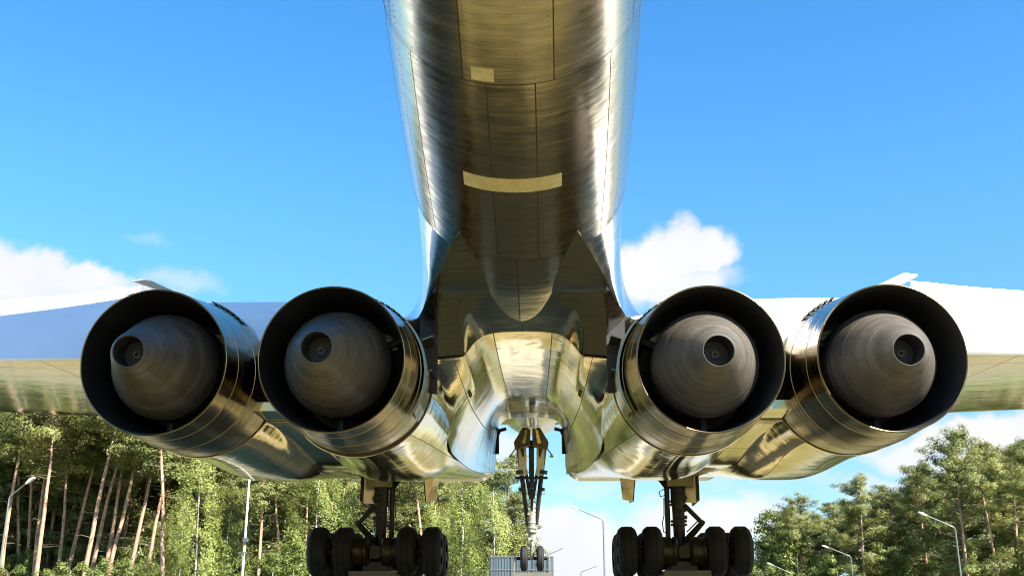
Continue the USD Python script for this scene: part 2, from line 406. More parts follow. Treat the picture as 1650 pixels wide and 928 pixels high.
# fuselage
bz = interp([-1.5, 1, 3.5, 6.4, 10.2, 11.8, 13.2, 16, 19, 22, 26, 29.6, 34, 41.7, 50, 56, 60], [4.75, 4.42, 4.22, 4.05, 3.84, 3.752, 3.775, 3.975, 4.28, 4.74, 5.42, 5.76, 6.64, 8.1, 9.3, 10.4, 11.4])
fa = interp([-1.5, 1, 3.5, 6.4, 10.2, 11.8, 14, 17, 22, 45, 50, 55, 58, 60], [.04, .36, .66, .93, 1.105, 1.13, 1.27, 1.45, 1.65, 1.65, 1.45, .9, .45, .05])


def fus(y, phi):
    a = fa(y); b = a * .93
    s, c = np.sin(phi), np.cos(phi)
    e = 0.94
    x = a * np.sign(s) * np.abs(s) ** e
    z = -b * np.sign(c) * np.abs(c) ** e
    return np.stack([x, y, bz(y) + H + b + z], -1)


ys = np.concatenate([np.linspace(-1.5, 16, 60), np.linspace(16.7, 60, 50)])
ph = np.linspace(-PI, PI, 97)
U, V = np.meshgrid(ys, ph, indexing='ij')
fuselage = obj('fuselage', grid(fus(U, V)), 'joint_metal', jet, smooth=True)
d = math.radians
tail_y = [-1.2, 3.0, 7.4, 10.75, 13.2]
tail_v = [[-PI, -d(115), -d(66), -d(20), d(17), d(66), d(115), PI],
          [-PI, -d(115), -d(66), -d(20), d(17), d(66), d(115), PI],
          [-PI, -d(108), -d(78), -d(49), -d(10), d(9), d(47), d(78), d(108), PI],
          [-PI, -d(100), -d(62), -d(1), d(62), d(100), PI]]
skin(fus, tail_y, tail_v, fuselage, ['skin_metal', 'skin_metal_dull', 'skin_metal_worn'], .010, .010, nu=22, nv=18)
skin(fus, [13.2, 20, 27, 34, 41, 50, 58.5], [-PI, -d(90), -d(40), 0, d(40), d(90), PI], fuselage, ['skin_metal', 'skin_metal_worn'], .012, .010, nu=12, nv=14)


def patch(y0, y1, p0, p1, mat, name, lift=.011):
    y, p = np.meshgrid(np.linspace(y0, y1, 6), np.linspace(p0, p1, 16), indexing='ij')
    P = fus(y, p); n = P - fus(y, p) * (0, 1, 0) - np.stack([0 * y, 0 * y, bz(y) + H + fa(y) * .93], -1)
    n[..., 1] = 0; n /= np.linalg.norm(n, axis=2, keepdims=True)
    obj(name, slab(P + n * lift, .012), mat, fuselage, smooth=40)


patch(8.94, 9.19, -d(24), d(20.5), 'cream_paint', 'marking_band')
patch(7.19, 7.36, -d(16), -d(6.5), 'cream_paint', 'cover_plate')
# rivet rows along the side seams
riv = []
ico = trimesh.creation.icosphere(0, .0055)
for v0 in (-d(78), d(78), -d(84), d(84), -d(108), d(108), -d(60), d(60)):
    for y in np.arange(3.2, 12.9, .075):
        q = fus(np.array(y), np.array(v0))
        m = ico.copy(); m.apply_translation(q + np.array([math.sin(v0) * .006, 0, -math.cos(v0) * .006])); riv.append(m)
for y0 in (7.34, 7.46, 10.69, 10.81):
    for v0 in np.arange(-d(112), d(112), .045 / 1.0):
        q = fus(np.array(y0), np.array(v0)); m = ico.copy(); m.apply_scale(.8); m.apply_translation(q + np.array([math.sin(v0) * .006, 0, -math.cos(v0) * .006])); riv.append(m)
for v0, ya, yb in ((-d(18), 4, 7.3), (d(15), 4, 7.3), (-d(8), 7.5, 10.6), (d(11), 7.5, 10.6), (-d(51), 7.5, 10.6), (d(49), 7.5, 10.6), (-d(64), 4, 7.3), (d(64), 4, 7.3)):
    for y in np.arange(ya, yb, .06):
        q = fus(np.array(y), np.array(v0)); m = ico.copy(); m.apply_scale(.8); m.apply_translation(q + np.array([math.sin(v0) * .006, 0, -math.cos(v0) * .006])); riv.append(m)
obj('rivets', riv, 'joint_metal', fuselage, smooth=False, kind='stuff')

# flat-bottomed fairing under the tail cone, between the engines
xin = interp([12.0, 27.5], [1.12, .86])
wy = [10.2, 10.6, 11.0, 11.4, 11.8, 12.2, 12.7, 13.25]
ww = interp([10.2, 11.8, 13.25], [.53, .96, 1.03])
wzc = interp([10.2, 11.8, 13.25], [3.985, 3.79, 3.81])
wze = interp([10.2, 11.8, 12.6, 13.25], [3.98, 3.79, 3.66, 3.50])


VA = np.array([(0, .015), (.18, .02), (.36, .045), (.50, .13), (.63, .31), (.76, .50), (.87, .68), (.96, .88), (1.02, 1.15)])

VX, VZ = interp(range(len(VA)), VA[:, 0]), interp(range(len(VA)), VA[:, 1])


_vk = np.linspace(0, 8, 400)
_vx, _vz = VX(_vk) * (float(xin(13.25)) + .03), VZ(_vk)


def arch_drop(x):
    d_ = np.interp(x, _vx, _vz)
    return np.where(d_ < .33, d_, .33 + .03 * np.clip((x - .72) / .3, 0, 1))


def wedge(y, s):
    t = np.clip((y - 11.8) / 1.45, 0, 1)
    x = np.abs(s) * ww(y)
    return np.stack([s * ww(y), y, H + (1 - t) * wzc(y) + t * (float(bz(13.25)) - .012 - arch_drop(np.abs(s) * 1.03))], -1)


U, V = np.meshgrid(np.linspace(10.2, 13.25, 22), np.linspace(-1, 1, 49), indexing='ij')
fairing = obj('tail_fairing', grid(wedge(U, V)), 'joint_metal', jet, smooth=30)
skin(wedge, [10.21, 11.8, 13.25], [-1, 0, 1], fairing, ['nacelle_metal_worn', 'nacelle_metal'], .008, .008, nu=14, nv=26, lift=.004)

# vaulted belly between the nacelles
FA = np.array([(0, .015), (.30, .02), (.56, .05), (.74, .12), (.85, .24), (.91, .48), (.94, .78), (.96, 1.1), (.98, 1.45)])
FX, FZ = interp(range(9), FA[:, 0]), interp(range(9), FA[:, 1])


def vault(y, s):
    k = np.abs(s) * (len(VA) - 1)
    t = np.clip((y - 13.2) / 14.0, 0, 1)
    q = np.clip((t - .35) / .65, 0, 1); q = q * q * (3 - 2 * q)
    u = np.clip((y - 13.2) / 3.4, 0, 1); u = u * u * (3 - 2 * u)
    vz = VZ(k); vz = np.where(vz < .33, vz, .33 + .03 * np.clip((VX(k) * 1.14 - .72) / .3, 0, 1)) * (1 - u) + vz * u
    w = VX(k) * (1 - q) + FX(k) * q; dz = vz * (1 + .25 * t) * (1 - q) + FZ(k) * q
    return np.stack([np.sign(s) * w * (xin(y) + .03) , y, bz(y) + H - dz - .012], -1)


U, V = np.meshgrid(np.linspace(13.2, 27.2, 40), np.linspace(-1, 1, 65), indexing='ij')
belly = obj('belly_fairing', grid(vault(U, V)), 'joint_metal', jet, smooth=True)
skin(vault, [13.23, 15.6, 18.2, 21.0, 24.0, 27.2], [-1, -.62, -.22, .22, .62, 1], belly, ['nacelle_metal', 'nacelle_metal_worn', 'nacelle_metal'], .016, .007, nu=14, nv=16)
for s in (-1, 1):
    Yg, Sg = np.meshgrid(np.linspace(15.3, 15.75, 5), s * np.linspace(.57, .60, 4), indexing='ij')
    Pg = vault(Yg, Sg)
    ng_ = np.cross(np.gradient(Pg, axis=0), np.gradient(Pg, axis=1)); ng_ /= np.linalg.norm(ng_, axis=2, keepdims=True)
    obj('vent_grille', slab(Pg + ng_ * (.013 if s > 0 else -.013), .012, s < 0), 'liner_black', belly)
# ventral keel tube running forward to the nose leg
obj('keel_tube', sweep([(-.09, 26.5, bz(26.5) + H + .12), (-.09, 28.5, bz(28.5) + H - .03), (-.07, 34, bz(34) + H - .06), (-.05, 39.0, bz(39) + H - .05), (-.05, 41.5, bz(41.5) + H + .2)], [.04, .06, .07, .06, .03], 12), 'skin_metal_pale', jet)
obj('keel_tube', sweep([(.11, 26.5, bz(26.5) + H + .12), (.11, 28.5, bz(28.5) + H - .03), (.09, 34, bz(34) + H - .06), (.07, 39.0, bz(39) + H - .05), (.07, 41.5, bz(41.5) + H + .2)], [.04, .06, .07, .06, .03], 12), 'skin_metal_pale', jet)

# wing: hinge line at y 13.3
HY = 13.3
sx = [.9, 3, 4.8, 6.5, 8, 9.6, 11.1, 12.7, 14.4]
yle = interp([.9, 3, 5, 8, 11.1, 14.4], [54, 39, 33, 27, 21.8, 17.3])
droop = interp([0, 8, 11.1, 14.4], [0, .0, .02, .60])
anh = lambda x: .15 * (1 - np.exp(-np.maximum(x - 4.8, 0) / 1.2)) + .035 * np.maximum(x - 4.8, 0) + .22 * np.clip((2.7 - x) / 1.2, 0, 1)


def wing_low(x, t):
    "t 0 at the hinge, 1 at the leading edge; x may be negative"
    ax = np.abs(x)
    y = HY + (yle(ax) - HY) * t
    z = 4.13 + .06 * (y - HY) + .13 * np.maximum(y - 21.5, 0) ** 2 / (np.maximum(y - 21.5, 0) + 2.0) - anh(ax) * (1 - t) - droop(ax) * t ** 2
    return np.stack([x, y, z + H], -1)


def wing_up(x, t):
    P = wing_low(x, t)
    P[..., 2] += np.where(np.abs(x) < 4.8, .02, .26) * (1 - t) ** .7 + .30 * np.sin(PI * np.clip(t, 0, 1)) ** .8 * (1 - .6 * np.clip((np.abs(x) - 5) / 9, 0, 1)) + .012
    return P


wing_paths = []
for s in (-1, 1):
    X, T = np.meshgrid(s * np.linspace(.9, 14.4, 34), np.linspace(0, 1, 22) ** 1.3, indexing='ij')
    lo, hi = wing_low(X, T), wing_up(X, T)
    parts = [grid(lo, flip=s > 0), grid(hi, flip=s < 0)]
    for A, B in ((lo[0], hi[0]), (lo[-1], hi[-1]), (lo[:, 0], hi[:, 0]), (lo[:, -1], hi[:, -1])):
        parts.append(grid(np.stack([A, B])))
    w = obj('wing', parts, 'white_paint', jet, smooth=30)
    wing_paths.append(w)
    skin(lambda u, v: wing_low(s * u, v), [4.85, 7.2, 9.6, 12.0, 14.35], [.005, .22, .48, .74, .985], w, ['wing_metal', 'wing_metal'], .012, .0012, nu=8, nv=8, flip=s > 0, lift=.006)

# drooped elevons: white on top, bare below
for s in (-1, 1):
    for x0, x1 in ((4.82, 7.55), (7.6, 10.4), (10.45, 13.9)):
        a, b = (x0, x1) if s > 0 else (-x1, -x0)
        xs = np.linspace(a, b, 12)
        prof_t = np.array([0, .12, .4, .75, 1.0])
        X, T = np.meshgrid(xs, prof_t, indexing='ij')
        zt = 4.39 - anh(np.abs(X)); ze = 3.13 - .012 * (np.abs(X) - 4.8)
        topz = zt + (ze - zt) * (T ** 1.12)
        yv = HY - .012 - 1.28 * T
        top = np.stack([X, yv, topz + H], -1)
        low = top.copy(); low[..., 2] -= .25 * (1 - T) + .02; low[..., 1] += .02
        obj('elevon', [grid(top, flip=True), grid(low, flip=False), grid(np.stack([top[0], low[0]])), grid(np.stack([top[-1], low[-1]])), grid(np.stack([top[:, 0], low[:, 0]])), grid(np.stack([top[:, -1], low[:, -1]]))], 'white_paint', jet, smooth=30)
    P = np.array([[(s * x, y, z + H) for y, z in ((13.3, 4.17 - max(0, 2.7 - x) * .22), (12.95, 3.92 - max(0, 2.7 - x) * .1), (12.5, 3.45))] for x in (1.45, 2.3, 2.7, 3.2, 4.0, 4.78)])
    Q = P - np.array([0, -.03, .12])
    obj('inner_elevon', [grid(P, flip=s > 0), grid(Q, flip=s < 0), grid(np.stack([P[:, 0], Q[:, 0]])), grid(np.stack([P[:, -1], Q[:, -1]])), grid(np.stack([P[0], Q[0]])), grid(np.stack([P[-1], Q[-1]]))], 'white_paint', jet, smooth=False)
    # raised actuator blade above the outer engine
    z0, z1 = 4.10 + H, 4.36 + H
    q = [(s * 4.02, 12.9, z0 - .04), (s * 4.62, 12.9, z1 - .02), (s * 4.80, 12.95, z1 - .025), (s * 4.50, 13.25, z0 + .1), (s * 4.0, 13.3, z0 + .0)]
    th = np.array([0, 0, .02])
    obj('actuator_blade', trimesh.convex.convex_hull(np.vstack([np.array(q), np.array(q) + th])), 'blade_grey', jet, smooth=False)

# concave root fillets between the fuselage and the wing
for s in (-1, 1):
    yy_ = np.linspace(10.22, 16.0, 40)
    fw_ = interp([10.2, 11.0, 11.6, 12.0, 12.5, 13.3, 14.2, 16], [-.56, -.37, -.21, -.09, .02, .15, .5, 1.2])
    zl = interp([10.2, 11.0, 11.6, 12.0, 12.5, 13.3, 16], [4.0, 3.90, 3.82, 3.78, 3.76, 3.92, 4.5])
    k = np.linspace(0, 1, 18)
    Y, K = np.meshgrid(yy_, k, indexing='ij')
    zc = bz(Y) + fa(Y) * 1.0
    x = fa(Y) * 1.006 + fw_(Y) * (1 - np.cos(K * PI / 2))
    z = zc + (zl(Y) - zc) * np.sin(K * PI / 2)
    cph = np.clip((zc - z) / (fa(Y) * .93), 0, .999) ** (1 / .94)
    xf = fa(Y) * 1.008 * np.sqrt(1 - cph ** 2) ** .94
    tb = np.clip((Y - 10.2) / 1.3, 0, 1); tb = tb * tb * (3 - 2 * tb)
    x = xf * (1 - tb) + x * tb
    obj('root_fillet', grid(np.stack([s * x, Y, z + H], -1), flip=s > 0), 'skin_metal_pale', jet, smooth=True)
    y1_ = yy_[yy_ < 13.3]
    A = np.stack([s * (fa(y1_) * 1.006 + fw_(y1_)), y1_, zl(y1_) + H], -1)
    B = wedge(y1_, np.full(len(y1_), float(s)))
    obj('fillet_skirt', grid(np.stack([A, B]), flip=s < 0), 'skin_metal_pale', jet, smooth=True)

# fin with its rudder, above the tail
for nm, y0, y1, yt0, yt1 in (('fin', 3.0, 13.0, 3.9, 4.8), ('rudder', 1.0, 2.97, 2.5, 3.87)):
    zr = 6.9
    r = [(0, y0, zr), (0, y1, zr + .3), (0, yt1, 14.5), (0, yt0, 14.4)]
    t = .17 if nm == 'fin' else .12
    pts = []
    for (x, y, z), tt in zip(r, (t, .02 if nm == 'fin' else t, .03, .06)):
        pts += [(-tt, y, z), (tt, y, z)]
    if nm == 'fin': pts += [(-.2, 9, zr), (.2, 9, zr)]
    obj(nm, trimesh.convex.convex_hull(np.array(pts)), 'white_paint', jet, smooth=20)

# engine nacelles
EX, EYZ, EY0 = (1.955, 3.805), 2.86, 11.16
AX = np.array([0, 1, .105]); AX /= np.linalg.norm(AX)
nb = interp([11.0, 14, 16.5, 20, 23, 27.4, 30], [2.12, 2.24, 2.42, 2.955, 3.42, 4.03, 4.3])
XO = 4.70


def nac_shape(kind, y):
    if kind == 'aft':
        zc = EYZ + .105 * (y - EY0)
        g = unary_union([Point(e, zc).buffer(.885, 48) for e in EX] + [sbox(EX[0] - .1, zc - .46, EX[1] + .1, zc + .50)])
    else:
        t = min(max((y - 20) / 7, 0), 1)
        r = .72 - .3 * t
        top = 4.2 + .1 * (y - HY)
        mid = (xin(y) + XO) / 2
        g = unary_union([sbox(xin(y) + r, nb(y) + r, mid + .02 - r, top - .1 - r).buffer(r, 24), sbox(mid - .02 + r, nb(y) + r, XO - r, top - .1 - r).buffer(r, 24),
                         sbox(mid - .9, nb(y) + .20 - .19 * t, mid + .9, top - .02)])
    return g


NA = 144
nth = np.linspace(0, 2 * PI, NA + 1)


def nac_ring(y):
    y_ = float(y)
    cz = lambda yy: (EYZ + .105 * (yy - EY0)) * (1 - min(max((yy - 13.0) / 4, 0), 1)) + (nb(yy) + 4.2 + .1 * (yy - HY)) / 2 * min(max((yy - 13.0) / 4, 0), 1)
    c = np.array([2.85, cz(y_)])
    t = min(max((y_ - 13.0) / 4.0, 0), 1); t = t * t * (3 - 2 * t)
    out = np.zeros(NA + 1)
    for kind, w in (('aft', 1 - t), ('fore', t)):
        if w <= 0: continue
        ring = nac_shape(kind, y_).exterior
        for k, a in enumerate(nth):
            ray = LineString([c, c + 6 * np.array([math.sin(a), -math.cos(a)])])
            hit = ring.intersection(ray)
            out[k] += w * (max(Point(c).distance(g) for g in getattr(hit, 'geoms', [hit])) if not hit.is_empty else .8)
    return c, out


ny = np.concatenate([np.linspace(13.0, 17.5, 22), np.linspace(18.2, 27.4, 12)])
rings = [nac_ring(y) for y in ny]
RC = np.array([r[0] for r in rings]); RR = np.array([r[1] for r in rings])
from scipy.interpolate import RegularGridInterpolator, interp1d
_rr = RegularGridInterpolator((ny, nth), RR, bounds_error=False, fill_value=None)
_rc = interp1d(ny, RC[:, 1], fill_value='extrapolate')


def nac(y, th):
    y, th = np.broadcast_arrays(np.asarray(y, float), np.asarray(th, float))
    r = _rr(np.stack([np.clip(y, ny[0], ny[-1]), np.clip(th, 0, 2 * PI)], -1))
    return np.stack([2.85 + r * np.sin(th), y, _rc(y) + H - r * np.cos(th)], -1)


def mirrored(F, s):
    return lambda u, v: F(u, v) * np.array([s, 1, 1])


for s in (-1, 1):
    U, V = np.meshgrid(ny, nth, indexing='ij')
    G = mirrored(nac, s)
    P = G(U, V)
    parts = [grid(P, flip=s < 0)]
    for yi, fl in ((0, s < 0), (-1, s > 0)):            # end walls
        c = P[yi].mean(0)
        parts.append(grid(np.stack([np.repeat(c[None], NA + 1, 0), P[yi]]), flip=fl))
    n_ = obj('nacelle', parts, 'joint_metal', jet, smooth=40)
    skin(G, [13.01, 15.2, 17.4, 20.2, 23.5, 27.38], [0.0, .55, 1.02, 2.0, PI, 4.2, 5.1, 5.75, 2 * PI], n_, ['nacelle_metal', 'nacelle_metal_worn', 'nacelle_metal'], .012, .004, nu=16, nv=22, flip=s < 0)
    pl = [np.array([s * (2.88 + a), y_, EYZ + .105 * (y_ - EY0) - z_ + H]) for a, y_, z_ in ((-.24, 12.35, .40), (.22, 12.35, .40), (-.34, 13.1, .46), (.34, 13.1, .46), (-.24, 12.35, .30), (.22, 12.35, .30), (-.34, 13.1, .3), (.34, 13.1, .3))]
    obj('gap_fairing', trimesh.convex.convex_hull(np.array(pl)), 'nacelle_metal', n_, smooth=False)
    # engines
    for e, prot in zip(EX, ((.72, .52) if s > 0 else (.80, .74))[0:1] * 2 if False else ((.52, .52) if s > 0 else (.78, .72))):
        c = np.array([s * e, EY0, EYZ + H + (.02 if e < 3 and s < 0 else 0)])
        sh = obj('engine_shroud', lathe([(.0, .757), (.004, .766), (.10, .772), (.34, .790), (.36, .790), (.362, .783), (.372, .783), (.374, .793), (.62, .816), (.90, .838), (.906, .834), (.912, .834), (.914, .8425), (1.30, .862), (1.95, .878), (2.3, .86)], c, AX, 128), 'shroud_metal', jet, smooth=25)
        obj('rim_lip', lathe([(.02, .757), (-.004, .760), (-.010, .757), (-.006, .749), (.02, .748)], c, AX, 128), 'shroud_band', sh, smooth=40)
        obj('nozzle_liner', lathe([(0, .7485), (.3, .735), (.7, .70), (1.1, .655), (1.5, .63), (1.5, .35)], c, AX, 96), 'liner_black', sh, smooth=30)
        obj('shroud_band', lathe([(.932, .8432), (.938, .8448), (1.276, .8622), (1.282, .8600)], c, AX, 128), 'shroud_band', sh, smooth=25)
        b0 = .50
        tip = -prot
        prof = [(1.3, .50), (.9, .56), (b0, .567), (b0 - .12, .565), (b0 - .125, .560), (b0 - .20, .552)]
        for k in (.2, .203, .42, .63, .633, .8, .92):
            prof.append((b0 - .20 + (tip - b0 + .20) * k, .552 + (.178 - .552) * (1.04 * k - .04 * k * k) - (.002 if k in (.203, .633) else 0)))
        prof += [(tip, .160), (tip - .004, .154), (tip + .002, .149)]
        cone = obj('exhaust_cone', lathe(prof[::-1], c, AX, 96), 'cone_metal', sh, smooth=22)
        obj('cone_tube', lathe([(tip + .002, .149), (tip + .12, .142), (tip + .27, .135), (tip + .272, .0)], c, AX, 48), 'liner_black', cone, smooth=30)
        # little rosette at the tube's end
        ro = []
        q = c + AX * (tip + .262)
        for k in range(11):
            a = k * 2 * PI / 11
            off = np.array([math.cos(a), 0, math.sin(a)])
            ro.append(tube(q + off * .030, q + off * .052 - AX * .01, .008, .006, 8))
        ro.append(lathe([(0, .034), (-.02, .032), (-.02, .024), (0, .022)], q, AX, 24))
        obj('rosette', ro, 'rosette_steel', cone, smooth=30)
        for a in (PI * 1.5, PI * .85, PI * .15):            # struts that hold the cone
            off = np.array([math.cos(a), 0, math.sin(a)])
            obj('cone_strut', tube(c + AX * .75 + off * .5, c + AX * .75 + off * .70, .045, .045, 8), 'liner_black', sh)
        # hinge rail and hatch on the shroud's top
        side = -s
        hat = []
        for k in range(6):
            a = PI / 2 + side * (-.25 - .06 * k) * (1 if True else 0)
            off = np.array([side * abs(math.cos(PI / 2 - .35 - .075 * k)) , 0, math.sin(PI / 2 - .35 - .075 * k)])
            off = np.array([side * math.sin(.35 + .085 * k), 0, math.cos(.35 + .085 * k)])
            hat.append(bx(c + AX * 1.20 + off * .862, (.055, .5 - .03 * k, .012), (0, side * (.35 + .085 * k), 0)))
        obj('hinge_rail', hat, 'shroud_band', sh)
    # open box frame between the inner shroud and the tail fairing
    fr = []
    arc = []
    for k in np.linspace(-.55, .75, 12):
        off = np.array([-s * math.cos(k), 0, math.sin(k)])
        arc.append(np.array([s * EX[0], 12.05, EYZ + H + .09]) + off * .875)
    arc = np.array(arc)
    inner = arc.copy(); 
    w = arc.copy(); w[:, 1] -= .0; w2 = arc + np.array([-s * .03, 0, 0])
    plate = [grid(np.stack([arc, w2]), flip=s > 0), grid(np.stack([arc, arc + [0, .5, 0]])), grid(np.stack([w2, w2 + [0, .5, 0]]))]
    f1 = obj('slot_frame', plate, 'shroud_metal', jet, smooth=40)
    for zz_ in (3.02, 3.42):
        obj('slot_shelf', bx((s * 1.08, 12.5, zz_ + H), (.13, .36, .015), (0, s * .35, 0)), 'shroud_band', f1)
    obj('slot_wall', bx((s * 1.10, 12.70, 3.30 + H), (.22, .03, .9)), 'liner_black', f1)
    # intake bracket at the nacelle's front corner
    y_ = 27.3
    zt = bz(y_) + H - .38
    xi = s * (float(xin(y_)) - .05)
    obj('intake_bracket', sweep([(xi, y_, zt - .55), (xi, y_, zt - .1), (xi - s * .06, y_, zt + .03), (xi - s * .22, y_, zt + .07)], [.045, .045, .045, .045], 8), 'gear_paint', n_)
    lip = nac_shape('fore', 27.4)
    inn = lip.buffer(-.10)
    lm = trimesh.creation.extrude_polygon(lip.difference(inn), .5)
    lm.apply_transform(np.array([[s, 0, 0, 0], [0, 0, 1, 27.38], [0, 1, 0, H], [0, 0, 0, 1.0]]))
    lm.fix_normals()
    obj('intake_lip', lm, 'skin_metal', n_, smooth=30)


# ------------------------------------------------------------------ landing gear (parts of the aircraft)
def wheel_mesh(c, r=.475, w=.37, n=40):
    p = [(-w / 2, r * .55), (-w / 2 - .01, r * .72), (-w / 2 + .02, r * .88), (-w / 2 + .07, r * .965), (-w / 4, r * .995), (-w / 5, r), (-w / 5 + .004, r - .008), (-w / 5 + .016, r - .008), (-w / 5 + .02, r), (-.012, r), (-.008, r - .008), (.008, r - .008), (.012, r)]
    p += [(-a, b) for a, b in p[::-1]]
    return lathe(p, c, (1, 0, 0), n)


def hub_mesh(c, r=.475, w=.37):
    return lathe([(-w / 2 + .03, .02), (-w / 2 + .0, .09), (-w / 2 + .05, .13), (-w / 2 + .04, r * .56), (0, r * .5), (w / 2 - .04, r * .56), (w / 2 - .05, .13), (w / 2, .09), (w / 2 - .03, .02)], c, (1, 0, 0), 32)


GY, GZ = 23.05, 3.475
for s in (-1, 1):
    gx = s * 3.02
    top = nb(GY) + H + .25
    leg = [tube((gx, GY, GZ + .05), (gx, GY - .05, GZ + 1.0), .11, .13, 20), tube((gx, GY - .05, GZ + .95), (gx, GY - .1, top + .3), .145, .16, 20)]
    for zz_ in (.55, .62, .95, 1.02, 1.30):
        leg.append(tube((gx, GY - .04, GZ + zz_), (gx, GY - .04, GZ + zz_ + .035), .166, .166, 20))
    g = obj('main_gear', leg, 'gear_paint', jet)
    obj('side_strut', [tube((gx - s * .23, GY - .05, GZ + .30), (gx - s * .21, GY - .08, top + .3), .052, .056, 14), tube((gx - s * .23, GY - .05, GZ + .18), (gx - s * .23, GY - .05, GZ + .36), .035, .04, 10)], 'gear_paint', g)
    el = (gx + s * .46, GY - .1, GZ + .60)
    obj('torque_link', [tube((gx + s * .12, GY - .1, GZ + .95), el, .05, .045, 10)] + [tube(el, (gx + s * .10, GY - .1, GZ + .22), .055, .075, 10)] + [tube((el[0], el[1] - .07, el[2]), (el[0], el[1] + .07, el[2]), .05, .05, 12)] + [tube((gx + s * .14, GY - .12, GZ + .42), (gx + s * .38, GY - .12, GZ + .64), .013, .013, 6)], 'gear_paint', g)
    obj('drag_brace', polytube([(gx - s * .2, GY - .05, GZ + 1.30), (gx - s * .80, GY - .5, GZ + 1.95)], [.055, .05]) + polytube([(gx - s * .2, GY - .05, GZ + 1.36), (gx - s * .42, GY + .1, GZ + 1.95)], [.06, .06]) + [tube((gx - s * .58, GY - .35, GZ + 1.70), (gx - s * .66, GY - .41, GZ + 1.79), .065, .065, 10)], 'gear_paint', g)
    hose = [(gx - s * .27, GY - .1, GZ + 1.15), (gx - s * .36, GY - .12, GZ + 1.12), (gx - s * .38, GY - .12, GZ + 1.22), (gx - s * .30, GY - .1, GZ + 1.27), (gx - s * .22, GY - .1, GZ + 1.25)]
    obj('hose', [sweep(hose, [.012] * 5, 6), sweep([(gx - s * .29, GY - .1, GZ + 1.1), (gx - s * .30, GY - .1, GZ + .75), (gx - s * .34, GY - .1, GZ + .6), (gx - s * .32, GY - .1, GZ + .42), (gx - s * .24, GY - .1, GZ + .40)], [.010] * 5, 6)], 'tyre_rubber', g)
    for zz_, rr_ in ((.70, .11), (.84, .10), (1.1, .12), (1.2, .09)):
        obj('valve_block', bx((gx + s * .06, GY - .19, GZ + zz_), (rr_ * 1.6, .10, rr_ * .6), bev=.012), 'gear_paint', g)
    # bogie: beam, axles, brake drums, wheels in two rows of four
    obj('bogie_beam', [bx((gx, GY, GZ - .02), (.22, 1.5, .24), bev=.04)], 'liner_black', g)
    for ay in (GY - .62, GY + .62):
        obj('axle', tube((gx - 1.3, ay, GZ), (gx + 1.3, ay, GZ), .075, .075, 14), 'gear_paint', g)
        for k in (-1, 1):
            obj('brake_drum', lathe([(0, .05), (0, .24), (.03, .275), (.20, .275), (.21, .25), (.23, .25), (.24, .275), (.29, .275), (.33, .22), (.33, .05)], (gx + k * .29 - .165, ay, GZ), (1, 0, 0), 28), 'gear_brown', g)
        for dx in (-1.11, -.62, .62, 1.11):
            obj('tyre', wheel_mesh((gx + dx, ay, GZ)), 'tyre_rubber', g)
            obj('hub', hub_mesh((gx + dx, ay, GZ)), 'gear_paint', g)
    # leg doors
    obj('leg_door', [bx((gx + s * .02, GY - .30, GZ + 1.52), (.52, .05, .44), (d(-8), 0, 0), bev=.012)], 'door_olive', g)
    obj('leg_door', [bx((gx + s * .20, GY - .05, GZ + 1.32), (.36, .04, .62), (0, s * d(2), s * d(-12)), bev=.01)], 'gear_metal', g)
    obj('leg_door', [bx((gx + s * .385, GY + .15, GZ + 1.40), (.045, .9, .75), (0, 0, 0), bev=.01)], 'gear_paint', g)
    q = []
    for yy2, dz in ((GY - .30, 0), (GY + .30, .05)):
        for xx2, zz2 in ((-.80, 1.85), (-1.16, 1.85), (-.88, 1.06), (-1.06, 1.06)) if yy2 < GY else ((-.80, 1.85), (-.86, 1.85), (-.88, 1.1), (-.93, 1.1)):
            q.append((gx + s * xx2, yy2, GZ + zz2 + dz))
    q = np.array([(gx - s * .82, GY - .10, GZ + 1.95), (gx - s * 1.20, GY - .04, GZ + 1.95), (gx - s * .92, GY - .10, GZ + 1.03), (gx - s * 1.12, GY - .04, GZ + 1.08),
                  (gx - s * .82, GY - .05, GZ + 1.95), (gx - s * 1.20, GY + .01, GZ + 1.95), (gx - s * .92, GY - .05, GZ + 1.03), (gx - s * 1.12, GY + .01, GZ + 1.08)])
    obj('bay_door', trimesh.convex.convex_hull(q), 'skin_metal_pale', g, smooth=False)
    q2 = np.array([(gx - s * .82, GY - .11, GZ + 1.95), (gx - s * .92, GY - .11, GZ + 1.03), (gx - s * .83, GY + .7, GZ + 2.05), (gx - s * .93, GY + .7, GZ + 1.10), (gx - s * .80, GY - .11, GZ + 1.95), (gx - s * .90, GY - .11, GZ + 1.03), (gx - s * .81, GY + .7, GZ + 2.05), (gx - s * .91, GY + .7, GZ + 1.10)])
    obj('bay_door', trimesh.convex.convex_hull(q2), 'gear_paint', g, smooth=False)

